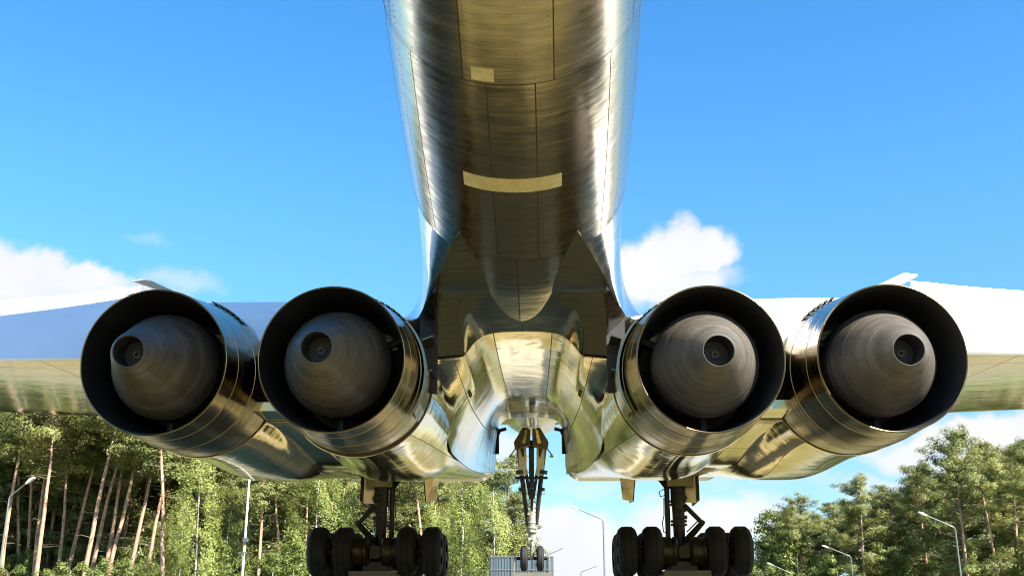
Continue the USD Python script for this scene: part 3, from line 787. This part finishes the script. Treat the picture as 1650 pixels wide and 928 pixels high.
NX, NY, NZ = -.06, 43.9, 5.01
topz = bz(41.7) + H
ng = [tube((NX, NY, NZ - .05), (NX, NY - .1, NZ + .75), .085, .10, 14), tube((NX, NY - .1, NZ + .7), (NX, NY - .25, NZ + 1.75), .14, .19, 16)]
for zz_ in (.95, 1.1, 1.3, 1.55): ng.append(tube((NX, NY - .15, NZ + zz_), (NX, NY - .15, NZ + zz_ + .06), .22, .22, 14))
ngp = obj('nose_gear', ng, 'gear_pale', jet)
for s in (-1, 1):
    obj('leg_brace', [tube((NX + s * .16, NY - .2, NZ + 1.25), (NX + s * .54, NY - .9, topz - .25), .08, .10, 12), tube((NX + s * .36, NY - .5, NZ + 2.5), (NX + s * .38, NY - .52, NZ + 2.62), .14, .14, 12), tube((NX + s * .45, NY - .75, NZ + 3.1), (NX + s * .47, NY - .77, NZ + 3.25), .15, .15, 12)], 'gear_paint', ngp)
    obj('inner_brace', tube((NX + s * .05, NY - .4, NZ + 2.2), (NX + s * .42, NY - 1.0, topz - .3), .06, .07, 10), 'gear_paint', ngp)
    obj('gear_door', trimesh.convex.convex_hull(np.array([(NX + s * .18, NY - .8, NZ + 3.05), (NX + s * .47, NY - .8, NZ + 3.05), (NX + s * .20, NY - .95, topz - .45), (NX + s * .52, NY - .95, topz - .45), (NX + s * .18, NY - .76, NZ + 3.05), (NX + s * .47, NY - .76, NZ + 3.05), (NX + s * .20, NY - .91, topz - .45), (NX + s * .52, NY - .91, topz - .45)])), 'cream_paint', ngp, smooth=False)
    obj('tyre', wheel_mesh((NX + s * .31, NY, NZ), .475, .27), 'tyre_rubber', ngp)
    obj('hub', hub_mesh((NX + s * .31, NY, NZ), .475, .27), 'gear_pale', ngp)
    zt = topz - .02
    obj('bay_housing', trimesh.convex.convex_hull(np.array([(NX + s * .04, 42.4, zt + .1), (NX + s * .34, 42.4, zt + .1), (NX + s * .04, 42.2, zt - .58), (NX + s * .66, 42.2, zt - .50), (NX + s * .60, 42.2, zt - .80), (NX + s * .04, 43.3, zt + .2), (NX + s * .34, 43.3, zt + .2), (NX + s * .04, 43.3, zt - .5), (NX + s * .66, 43.3, zt - .5)])), 'housing_brown', ngp, smooth=20)
    obj('housing_strip', trimesh.convex.convex_hull(np.array([(NX + s * .16, 42.36, zt + .0), (NX + s * .25, 42.36, zt + .0), (NX + s * .24, 42.15, zt - .56), (NX + s * .38, 42.15, zt - .54), (NX + s * .2, 42.5, zt - .3)])), 'skin_metal_pale', ngp, smooth=20)
    obj('lamp_bracket', [tube((NX + s * .62, NY - 1.5, topz - .75), (NX + s * .80, NY - 1.5, topz - 1.0), .03, .03, 6), tube((NX + s * .70, NY - 1.5, topz - 1.02), (NX + s * .84, NY - 1.5, topz - 1.04), .04, .04, 8)], 'gear_pale', ngp)
obj('centre_strut', [tube((NX, NY - .3, NZ + 1.7), (NX, NY - .9, topz - .3), .05, .06, 10), tube((NX, NY - .6, NZ + 2.6), (NX, NY - .7, topz - .4), .09, .11, 12)], 'gear_paint', ngp)
obj('cross_bar', tube((NX - .62, NY - .8, NZ + 2.95), (NX + .62, NY - .8, NZ + 2.95), .05, .05, 10), 'gear_paint', ngp)
obj('axle', tube((NX - .6, NY, NZ), (NX + .6, NY, NZ), .06, .06, 12), 'gear_brown', ngp)
obj('hose', [sweep([(NX + .12, NY - .2, NZ + .5), (NX + .2, NY - .24, NZ + .1), (NX + .16, NY - .24, NZ - .3), (NX + .05, NY - .2, NZ - .2)], [.015] * 4, 6)], 'tyre_rubber', ngp)
for a, b in ((.1, 1.75), (-.12, 1.65), (.2, 1.95), (-.2, 2.0), (.0, 1.0), (.1, .62), (-.08, .7)):
    obj('fitting', bx((NX + a, NY - .35, NZ + b), (.12, .1, .1), bev=.012), 'gear_pale', ngp)

# ------------------------------------------------------------------ pedestals
for s, nm in ((-1, 'left'), (1, 'right')):
    p = empty('pedestal', (s * 3.02, GY, 0))
    tag(p, f'concrete pedestal with pale steel cap between the wheels of the {nm} main landing gear', 'pedestal')
    obj('column', bx((0, 0, 1.43), (.80, 1.9, 2.86), bev=.04), 'concrete', p)
    obj('cap_plate', bx((0, 0, 2.97), (.90, 2.1, .22), bev=.02), 'plinth_steel', p)
    obj('saddle', bx((0, 0, 3.18), (.5, 1.2, .20), bev=.03), 'gear_paint', p)
p = empty('nose_pedestal', (NX, NY, 0))
tag(p, 'tall pedestal with sloping pale cheeks holding the nose wheels', 'pedestal')
obj('column', bx((0, 0, 2.1), (.8, 1.2, 4.2), bev=.04), 'concrete', p)
obj('plate', bx((0, 0, 4.33), (1.45, 1.5, .2), bev=.03), 'plinth_steel', p)
for s in (-1, 1):
    obj('cheek', trimesh.convex.convex_hull(np.array([(s * .66, -.55, 4.43), (s * .70, -.55, 4.43), (s * .66, .6, 4.43), (s * .72, .6, 4.43), (s * .64, .0, 5.1), (s * .70, .0, 5.1), (s * .64, .6, 5.1), (s * .70, .6, 5.1)])), 'plinth_steel', p, smooth=False)


# ------------------------------------------------------------------ street lamps
def street_lamp(head_px, head_py, elbow_px, elbow_py, D, label, group=None, mat='lamp_steel', pole_r=.045, rise=None):
    h = at(head_px, head_py, D); e = at(elbow_px, elbow_py, D)
    base = np.array([e[0], D, 0])
    p = empty('street_lamp', base)
    tag(p, label, 'street lamp', group)
    E_, Hd = e - base, h - base
    obj('pole', [sweep([(0, 0, 0), (0, 0, 1.5), (0, 0, E_[2] - .25)], [pole_r * 1.25, pole_r * 1.1, pole_r * .8], 10), tube((0, 0, 0), (0, 0, .25), .16, .16, 10), sweep([(0, 0, E_[2] - .25), (0, 0, E_[2] - .08), E_ + (Hd - E_) * .06, E_ + (Hd - E_) * .15], [pole_r * .8] * 2 + [pole_r * .7] * 2, 10)], mat, p)
    obj('arm', sweep([E_ + (Hd - E_) * .15, E_ + (Hd - E_) * .5, Hd], [pole_r * .7, pole_r * .6, pole_r * .5], 8), mat, p)
    u = (Hd - E_) / np.linalg.norm(Hd - E_)
    q = np.array([-u[2], 0, u[0]])
    if q[2] < 0: q = -q
    head = trimesh.convex.convex_hull(np.array([Hd + u * a * .75 + np.array([0, b * .75, 0]) + q * c * .7 for a, b, c in ((-.1, .06, .04), (-.1, -.06, .04), (-.1, .07, -.05), (-.1, -.07, -.05), (.25, .15, .07), (.25, -.15, .07), (.5, .11, .0), (.5, -.11, .0), (.45, .12, -.07), (.45, -.12, -.07), (.1, .13, -.07), (.1, -.13, -.07))]))
    obj('lamp_head', head, 'lamp_white', p, smooth=30)
    return p


street_lamp(44, 777, 15, 800, 48, 'pale curved street lamp at the far left edge before the pine trunks', pole_r=.036)
street_lamp(440, 662, 409, 672, 42, 'white lamp pole with a small camera box, beside the weeping birch under the left engines', mat='lamp_white', pole_r=.046)
c = at(397, 870, 42)
obj('camera_box', [bx((c[0] - at(409, 672, 42)[0] + .0, -.12, c[2]), (.16, .22, .14), bev=.02), bx((c[0] - at(409, 672, 42)[0] - .1, -.1, c[2] - .45), (.3, .05, .04))], 'panel_grey', '/World/street_lamp_001')
street_lamp(930, 819, 972, 837, 55, 'tallest-looking street lamp against the clouds between nose wheels and right main wheels')
street_lamp(909, 882, 868, 900, 76, 'street lamp just behind the nose wheels, its arm reaching right')
street_lamp(963, 911, 936, 921, 92, 'smallest street lamp, far off left of the tall pole by the right main wheels')
street_lamp(1491, 829, 1539, 850, 57, 'grey street lamp at right before the tall pines, nearest of the three there')
street_lamp(1333, 881, 1371, 896, 76, 'middle street lamp of the three before the pines at right')
street_lamp(1243, 909, 1276, 924, 91, 'farthest street lamp of the three at right, low by the right wheels')

# ------------------------------------------------------------------ hoarding behind the nose wheels
D0 = 66.0
a, b = at(789, 896, D0), at(891, 896, D0)
p = empty('hoarding', (a[0], D0, 0))
tag(p, 'pale blue-grey ribbed metal hoarding standing behind the nose wheels', 'hoarding')
W, Z1 = b[0] - a[0], a[2]
cuts = [0, .32, .66, .90, 1.0]
for k in range(4):
    x0, x1 = W * cuts[k] + .02, W * cuts[k + 1] - .02
    ribs = [bx(((x0 + x1) / 2, 0, Z1 / 2 + .5), (x1 - x0, .04, Z1 - 1.0))]
    for q in np.arange(x0 + .08, x1 - .04, .16): ribs.append(bx((q, -.035, Z1 / 2 + .5), (.07, .03, Z1 - 1.06)))
    obj('panel', ribs, 'panel_grey', p, smooth=False)
for k in range(5):
    obj('post', bx((W * cuts[k], .06, Z1 / 2), (.07, .08, Z1 + .02)), 'lamp_steel', p, smooth=False)
for z_ in (Z1 - .03, Z1 - .75, 1.1):
    obj('rail', bx((W / 2, -.062, z_), (W, .022, .06)), 'lamp_steel', p, smooth=False)


# ------------------------------------------------------------------ trees
def quads(c, nrm, size, asp, r):
    n = len(c)
    a = np.cross(nrm, r.normal(size=(n, 3))); a /= np.linalg.norm(a, axis=1, keepdims=True)
    b = np.cross(nrm, a)
    s = size[:, None]
    v = np.stack([c - a * s * .5, c - b * s * asp * .5, c + a * s * .5, c + b * s * asp * .5], 1).reshape(-1, 3)
    k = np.arange(n)[:, None] * 4
    return v, np.vstack([k + [0, 1, 2], k + [0, 2, 3]])


def leafmesh(c, nrm, size, asp, r):
    v, f = quads(np.asarray(c), nrm, size, asp, r)
    return trimesh.Trimesh(v, f, process=False)


def unit(x):
    return x / np.maximum(np.linalg.norm(x, axis=-1, keepdims=True), 1e-9)


PROTO = '/World/Prototypes'
stage.CreateClassPrim(PROTO)


def proto(name, trunk, boughs, crown, bark_m, leaf_m):
    path = f'{PROTO}/{name}'
    UsdGeom.Xform.Define(stage, path)
    obj('trunk', trunk, bark_m, path, smooth=50)
    obj('boughs', boughs, 'bough_bark', path, smooth=50, kind='stuff')
    obj('crown', crown, leaf_m, path, smooth=False)
    return path


def pine(name, seed, start, width, nbr, H_=20.0, r0=.21, dens=105):
    r = np.random.default_rng(seed)
    zs = np.linspace(0, H_ * .97, 12)
    wob = np.cumsum(r.normal(0, .09, (12, 2)), 0) * np.linspace(0, 1, 12)[:, None]
    pts = np.column_stack([wob, zs])
    rad = r0 * (1 - .80 * (zs / H_) ** 1.1)
    T = [sweep(pts, rad, 8)]; B = []
    C, N, S = [], [], []
    for i in range(nbr):
        u = (i + r.random()) / nbr
        h = H_ * (start + (1.0 - start) * u)
        base = np.array([np.interp(h, zs, pts[:, 0]), np.interp(h, zs, pts[:, 1]), h])
        az = r.random() * 2 * PI
        prof = (math.sin(PI * min(1, u * .72 + .22)) ** .7) * (.55 + .6 * r.random())
        Lb = width * max(prof, .28)
        dirn = np.array([math.cos(az), math.sin(az), .15 + .5 * u])
        tip = base + dirn * Lb
        mid = base + dirn * Lb * .55 - np.array([0, 0, .12 * Lb])
        B.append(sweep([base, mid, tip], [.055, .035, .015], 5))
        for k in range(3 if Lb > 1.2 else 2):
            q = base + (tip - base) * (.5 + .28 * k) + r.normal(0, .22, 3)
            R = (.45 + .40 * r.random()) * (1.0 if Lb > 1 else .8)
            m = int(dens * R / .6)
            dd = unit(r.normal(size=(m, 3))); rad_ = r.random(m) ** .45
            c = q + dd * rad_[:, None] * np.array([R * 1.15, R * 1.15, R * .55])
            C.append(c); N.append(unit(dd * .7 + unit(q - [pts[0, 0], pts[0, 1], q[2] - .8]) * .6 + np.array([0, 0, .45]) + r.normal(0, .28, (m, 3)))); S.append(r.uniform(.14, .27, m))
    for i in range(7):       # dead stubs below the crown
        h = H_ * start * r.uniform(.55, 1.0); az = r.random() * 2 * PI
        base = np.array([np.interp(h, zs, pts[:, 0]), np.interp(h, zs, pts[:, 1]), h])
        B.append(sweep([base, base + np.array([math.cos(az), math.sin(az), .1]) * r.uniform(.5, 1.3), base + np.array([math.cos(az), math.sin(az), -.02]) * r.uniform(1.3, 1.8)], [.03, .02, .01], 4))
    return proto(name, T, B, leafmesh(np.vstack(C), np.vstack(N), np.concatenate(S), .45, r), 'pine_bark', 'pine_needles')


def birch(name, seed, H_=14.0, R=2.3, nb_=46):
    r = np.random.default_rng(seed)
    zs = np.linspace(0, H_ * .95, 9)
    pts = np.column_stack([np.cumsum(r.normal(0, .06, (9, 2)), 0), zs])
    T = [sweep(pts, .10 * (1 - .85 * zs / H_), 8)]; B = []
    C, N, S = [], [], []
    for i in range(nb_):                 # boughs that rise and carry bunches of hanging twigs
        u = (i + r.random()) / nb_
        h = H_ * (.30 + .68 * u)
        rr = R * (math.sin(PI * min(1, (1 - u) * .60 + .10)) ** .8) * r.uniform(.55, 1.15)
        az = i * 2.4 + r.normal(0, .4)
        b0 = np.array([0, 0, max(h - rr * .8, 1.0)]); b0[:2] = [np.interp(b0[2], zs, pts[:, 0]), np.interp(b0[2], zs, pts[:, 1])]
        end = np.array([math.cos(az) * rr, math.sin(az) * rr, h])
        B.append(sweep([b0, (b0 + end) / 2 + [0, 0, .2], end], [.03, .02, .008], 4))
        for k in range(13):
            q = b0 + (end - b0) * r.uniform(.35, 1.05) + r.normal(0, .24, 3)
            L_ = r.uniform(.35, 1.5) * (1.15 - .5 * u)
            m = int(14 + L_ * 16)
            t = r.random(m)
            c = q + np.outer(t, [0, 0, -L_]) + np.outer(np.sqrt(t), [math.cos(az) * .3, math.sin(az) * .3, 0]) + r.normal(0, .11, (m, 3))
            C.append(c); N.append(unit(r.normal(size=(m, 3)) * .45 + np.array([math.cos(az), math.sin(az), .5]))); S.append(r.uniform(.08, .15, m))
    return proto(name, T, B, leafmesh(np.vstack(C), np.vstack(N), np.concatenate(S), .75, r), 'birch_bark', 'birch_leaves')


def broad(name, seed, H_=12.0, R=2.6, ncl=70):
    r = np.random.default_rng(seed)
    zs = np.linspace(0, H_ * .85, 8)
    pts = np.column_stack([np.cumsum(r.normal(0, .08, (8, 2)), 0), zs])
    T = [sweep(pts, .10 * (1 - .85 * zs / H_), 7)]; B = []
    C, N, S = [], [], []
    for i in range(ncl):
        u = r.random()
        h = H_ * (.18 + .80 * u)
        rr = R * math.sin(PI * min(1, (1 - u) * .72 + .14)) * math.sqrt(r.uniform(.15, 1))
        az = r.random() * 2 * PI
        q = np.array([math.cos(az) * rr, math.sin(az) * rr, h])
        b0 = np.array([0, 0, max(h - rr * .6, .5)])
        if i % 3 == 0: B.append(sweep([b0, (b0 + q) / 2 + [0, 0, .1], q], [.04, .025, .012], 4))
        m = 80; Rr = r.uniform(.4, .8)
        dd = unit(r.normal(size=(m, 3)))
        C.append(q + dd * (r.random((m, 1)) ** .4) * Rr * np.array([1, 1, .75])); N.append(unit(dd + r.normal(0, .3, (m, 3)) + [0, 0, .4])); S.append(r.uniform(.14, .26, m))
    return proto(name, T, B, leafmesh(np.vstack(C), np.vstack(N), np.concatenate(S), .7, r), 'birch_bark', 'broad_leaves')


PINES_TALL = [pine('tall_pine_a', 11, .71, 2.6, 34), pine('tall_pine_b', 12, .74, 2.3, 30), pine('tall_pine_c', 13, .68, 2.7, 38), pine('tall_pine_d', 14, .77, 2.5, 28)]
PINES_FULL = [pine('full_pine_a', 21, .32, 3.3, 78), pine('full_pine_b', 22, .40, 2.9, 66), pine('full_pine_c', 23, .28, 3.5, 84)]
BIRCHES = [birch('weeping_birch_a', 31), birch('weeping_birch_b', 32, R=2.0, nb_=40)]
BROADS = [broad('broad_tree_a', 41), broad('broad_tree_b', 42, R=2.2)]
tr = np.random.default_rng(99)


def tree(name, source, Hs, x, y, height, tilt, label, group=None):
    p = copy_of(name, source, (x, y, -.05), tilt, float(tr.uniform(0, 360)), height / Hs)
    tag(p, label, 'tree', group)


# left wood, front row: (trunk at the picture's foot, trunk higher up, distance, tree height, label)
front = [
    ((2, 916), (25, 786), 92, 23, 'pine with bare pinkish trunk at the extreme left edge, beside the curved lamp'),
    ((34, 910), (36, 820), 101, 23.5, 'upright thin red-barked pine, second trunk from the left edge'),
    ((48, 913), (54, 792), 99, 23, 'upright slim pine, third trunk from the left edge'),
    ((54, 928), (78, 758), 96, 24, 'leaning slim pine close against the thick leaning trunk at far left'),
    ((62, 928), (85, 783), 90, 23, 'thick leaning brown pine trunk near the far left'),
    ((95, 928), (101, 863), 94, 21, 'short-looking upright pine trunk just right of the thick leaning one'),
    ((107, 928), (133, 814), 95, 23, 'leaning pale pine left of the longest leaning trunk'),
    ((132, 928), (174, 693), 88, 24, 'longest pale leaning pine trunk below the outer left engine'),
    ((146, 928), (186, 758), 93, 23, 'leaning pine just right of the longest pale trunk'),
    ((167, 928), (202, 758), 94, 23, 'left trunk of a close leaning pair of pines below the outer left engine'),
    ((175, 928), (216, 749), 92, 23, 'right trunk of a close leaning pair of pines below the outer left engine'),
    ((199, 900), (205, 800), 102, 23, 'upright dark red pine trunk between the leaning pair and the grey leaning pine'),
    ((208, 907), (239, 742), 93, 23, 'leaning greyish pine left of the straight red trunk'),
    ((231, 928), (259, 798), 94, 22, 'leaning pine whose trunk meets the straight red trunk at its left'),
    ((263, 928), (263, 722), 86, 22, 'straight vertical red pine trunk beneath the outer left engine rim'),
    ((415, 928), (421, 806), 88, 18, 'straight orange-barked pine right of the white lamp pole'),
    ((455, 928), (452, 850), 92, 18, 'slim pine pair member right of the orange-barked pine, before dark foliage'),
    ((488, 928), (494, 800), 98, 19, 'pale pine trunk left of the left main wheels'),
    ((683, 850), (681, 812), 90, 19, 'pale pine trunk seen right of the left gear strut under the bright bay door'),
    ((628, 850), (632, 790), 95, 19, 'pine trunk half hidden behind the left main gear strut'),
]
for (a, b, D, hgt, lab) in front:
    p0, p1 = at(*a, D), at(*b, D)
    slope = (p1[0] - p0[0]) / (p1[2] - p0[2])
    x = p0[0] - slope * p0[2]
    tree('pine_tree', PINES_TALL[int(tr.integers(4))], 20, x, D, hgt, math.degrees(math.atan(slope)), lab)
birches = [((335, 725), 84, 'tall bright weeping birch left of the white lamp pole'), ((300, 800), 90, 'small weeping birch at the left foot of the tall bright one'), ((372, 800), 92, 'weeping birch tucked just left of the white lamp pole'),
           ((505, 740), 90, 'weeping birch rising left of the left main wheels'), ((560, 770), 94, 'weeping birch behind the left main wheels'), ((745, 770), 88, 'weeping birch right of the left main wheels'),
           ((795, 775), 84, 'weeping birch at the right end of the left wood, beside the nose leg'), ((700, 800), 92, 'weeping birch half hidden by the inner wheels of the left gear')]
for (px, py), D, lab in birches:
    q = at(px, py, D)
    tree('birch_tree', BIRCHES[int(tr.integers(2))], 14, q[0], D, q[2], float(tr.uniform(-2, 2)), lab)
q = at(818, 748, 92)
tree('pine_tree', PINES_FULL[0], 20, q[0], 92, q[2] + .3, -1, 'dark pine standing highest at the right end of the left wood by the nose leg')
for px, py, D, lab in ((835, 800, 95, 'bushy pine just below the highest one at the right end of the left wood'), (775, 765, 97, 'bushy pine behind the birches, under the left nacelle\'s inner corner'), (842, 850, 99, 'lowest bushy pine at the right edge of the left wood, beside the nose leg')):
    q = at(px, py, D)
    tree('pine_tree', PINES_FULL[int(tr.integers(3))], 20, q[0], D, q[2], 0, lab)
LG = 'pine crowded deep in the left wood behind the front trunks'
k = 0
for D, n_, x0, x1, h0, h1 in ((104, 20, -60, 290, 24.5, 26), (112, 17, -70, 300, 26, 28), (122, 15, -70, 310, 28, 31), (134, 12, -60, 330, 30, 33), (104, 9, 300, 730, 17, 20), (114, 11, 310, 760, 19, 22), (126, 9, 330, 780, 20, 24)):
    for i in range(n_):
        px = x0 + (x1 - x0) * (i + tr.uniform(.15, .85)) / n_
        q = at(px, 900, D + tr.uniform(-2.5, 2.5))
        src = PINES_TALL[int(tr.integers(4))] if tr.random() < .55 else PINES_FULL[int(tr.integers(3))]
        tree('pine_tree', src, 20, q[0], q[1], tr.uniform(h0, h1), float(tr.uniform(-3, 5)), LG, 'pines deep in the left wood')
for D, n_, x0, x1, h0, h1 in ((98, 14, -60, 300, 8, 11), (108, 14, -60, 320, 10, 14), (98, 14, 290, 830, 9, 14), (108, 12, 300, 820, 12, 17), (92, 9, 260, 840, 8, 11)):
    for i in range(n_):
        px = x0 + (x1 - x0) * (i + tr.uniform(.15, .85)) / n_
        q = at(px, 900, D + tr.uniform(-2, 2))
        tree('broadleaf_tree', BROADS[int(tr.integers(2))], 12, q[0], q[1], tr.uniform(h0, h1), 0, 'young broadleaf tree filling the left wood between the trunks', 'young broadleaf trees in the left wood')
low = ['at the foot of the curved lamp at the far left', 'at the foot of the thick leaning brown trunk', 'just left of the longest pale leaning trunk', 'just right of the longest pale leaning trunk',
       'at the foot of the close leaning pair of pines', 'at the foot of the greyish leaning pine', 'just right of the straight red trunk', 'under the tall bright weeping birch', 'just right of the orange-barked pine', 'left of the left main wheels']
for i, (px, py, D) in enumerate(((18, 905, 86), (70, 915, 84), (118, 900, 85), (150, 912, 83), (188, 893, 84), (222, 905, 86), (285, 880, 88), (345, 868, 86), (440, 885, 86), (475, 870, 88))):
    q = at(px, py, D)
    tree('broadleaf_tree', BROADS[i % 2], 12, q[0], D, q[2], 0, 'low bright leafy tree ' + low[i], 'bright young trees before the left wood')
# right wood
right = [((1225, 862), 104, 'low pine at the left end of the right wood, next to the right wheels'), ((1262, 806), 102, 'second pine from the left end of the right wood, uneven dark crown'), ((1287, 790), 98, 'ragged pine with layered boughs standing above the lowest lamp at right'),
         ((1325, 800), 104, 'thin open pine in the dip left of the broad dense pine at right'), ((1376, 755), 94, 'broad dense rounded pine above the middle lamp at right'), ((1412, 790), 103, 'dark pine filling the gap right of the broad dense pine'),
         ((1442, 775), 100, 'pine stepping up toward the tallest pine from its left'), ((1474, 733), 97, 'pine with a flat side bough just left of the tallest pine at right'), ((1530, 686), 92, 'tallest pointed pine of the right wood'),
         ((1578, 698), 95, 'pine with an open forked top right of the tallest pointed pine'), ((1612, 712), 100, 'pine half hidden between the forked pine and the right edge'), ((1645, 692), 88, 'tall bare-stemmed pine at the right edge of the picture'), ((1695, 690), 92, 'pine just past the right edge, boughs reaching in')]
for i, ((px, py), D, lab) in enumerate(right):
    q = at(px, py, D)
    src = (PINES_TALL[1] if i in (9, 11) else PINES_FULL[i % 3])
    tree('pine_tree', src, 20, q[0], D, q[2] - .9, float(tr.uniform(-1.5, 1.5)), lab)
RG = 'pine crowded behind the front pines of the right wood'
sky_px = [1205, 1245, 1285, 1340, 1375, 1410, 1440, 1475, 1530, 1600, 1660, 1760]
sky_py = [905, 850, 830, 840, 800, 825, 810, 775, 735, 745, 735, 730]
for D, n_ in ((106, 13), (114, 12), (124, 11)):
    for i in range(n_):
        px = 1215 + (1770 - 1215) * (i + tr.uniform(.1, .9)) / n_
        q = at(px, np.interp(px, sky_px, sky_py) + tr.uniform(0, 25), D + tr.uniform(-2, 2))
        src = PINES_TALL[int(tr.integers(4))] if tr.random() < .4 else PINES_FULL[int(tr.integers(3))]
        tree('pine_tree', src, 20, q[0], q[1], q[2], float(tr.uniform(-2, 2)), RG, 'pines deep in the right wood')
for D, n_, h0, h1 in ((96, 12, 8, 12), (104, 12, 10, 14)):
    for i in range(n_):
        px = 1215 + (1770 - 1215) * (i + tr.uniform(.1, .9)) / n_
        q = at(px, 900, D + tr.uniform(-2, 2))
        tree('broadleaf_tree', BROADS[int(tr.integers(2))], 12, q[0], q[1], tr.uniform(h0, h1), 0, 'young broadleaf tree at the foot of the right wood', 'young broadleaf trees in the right wood')
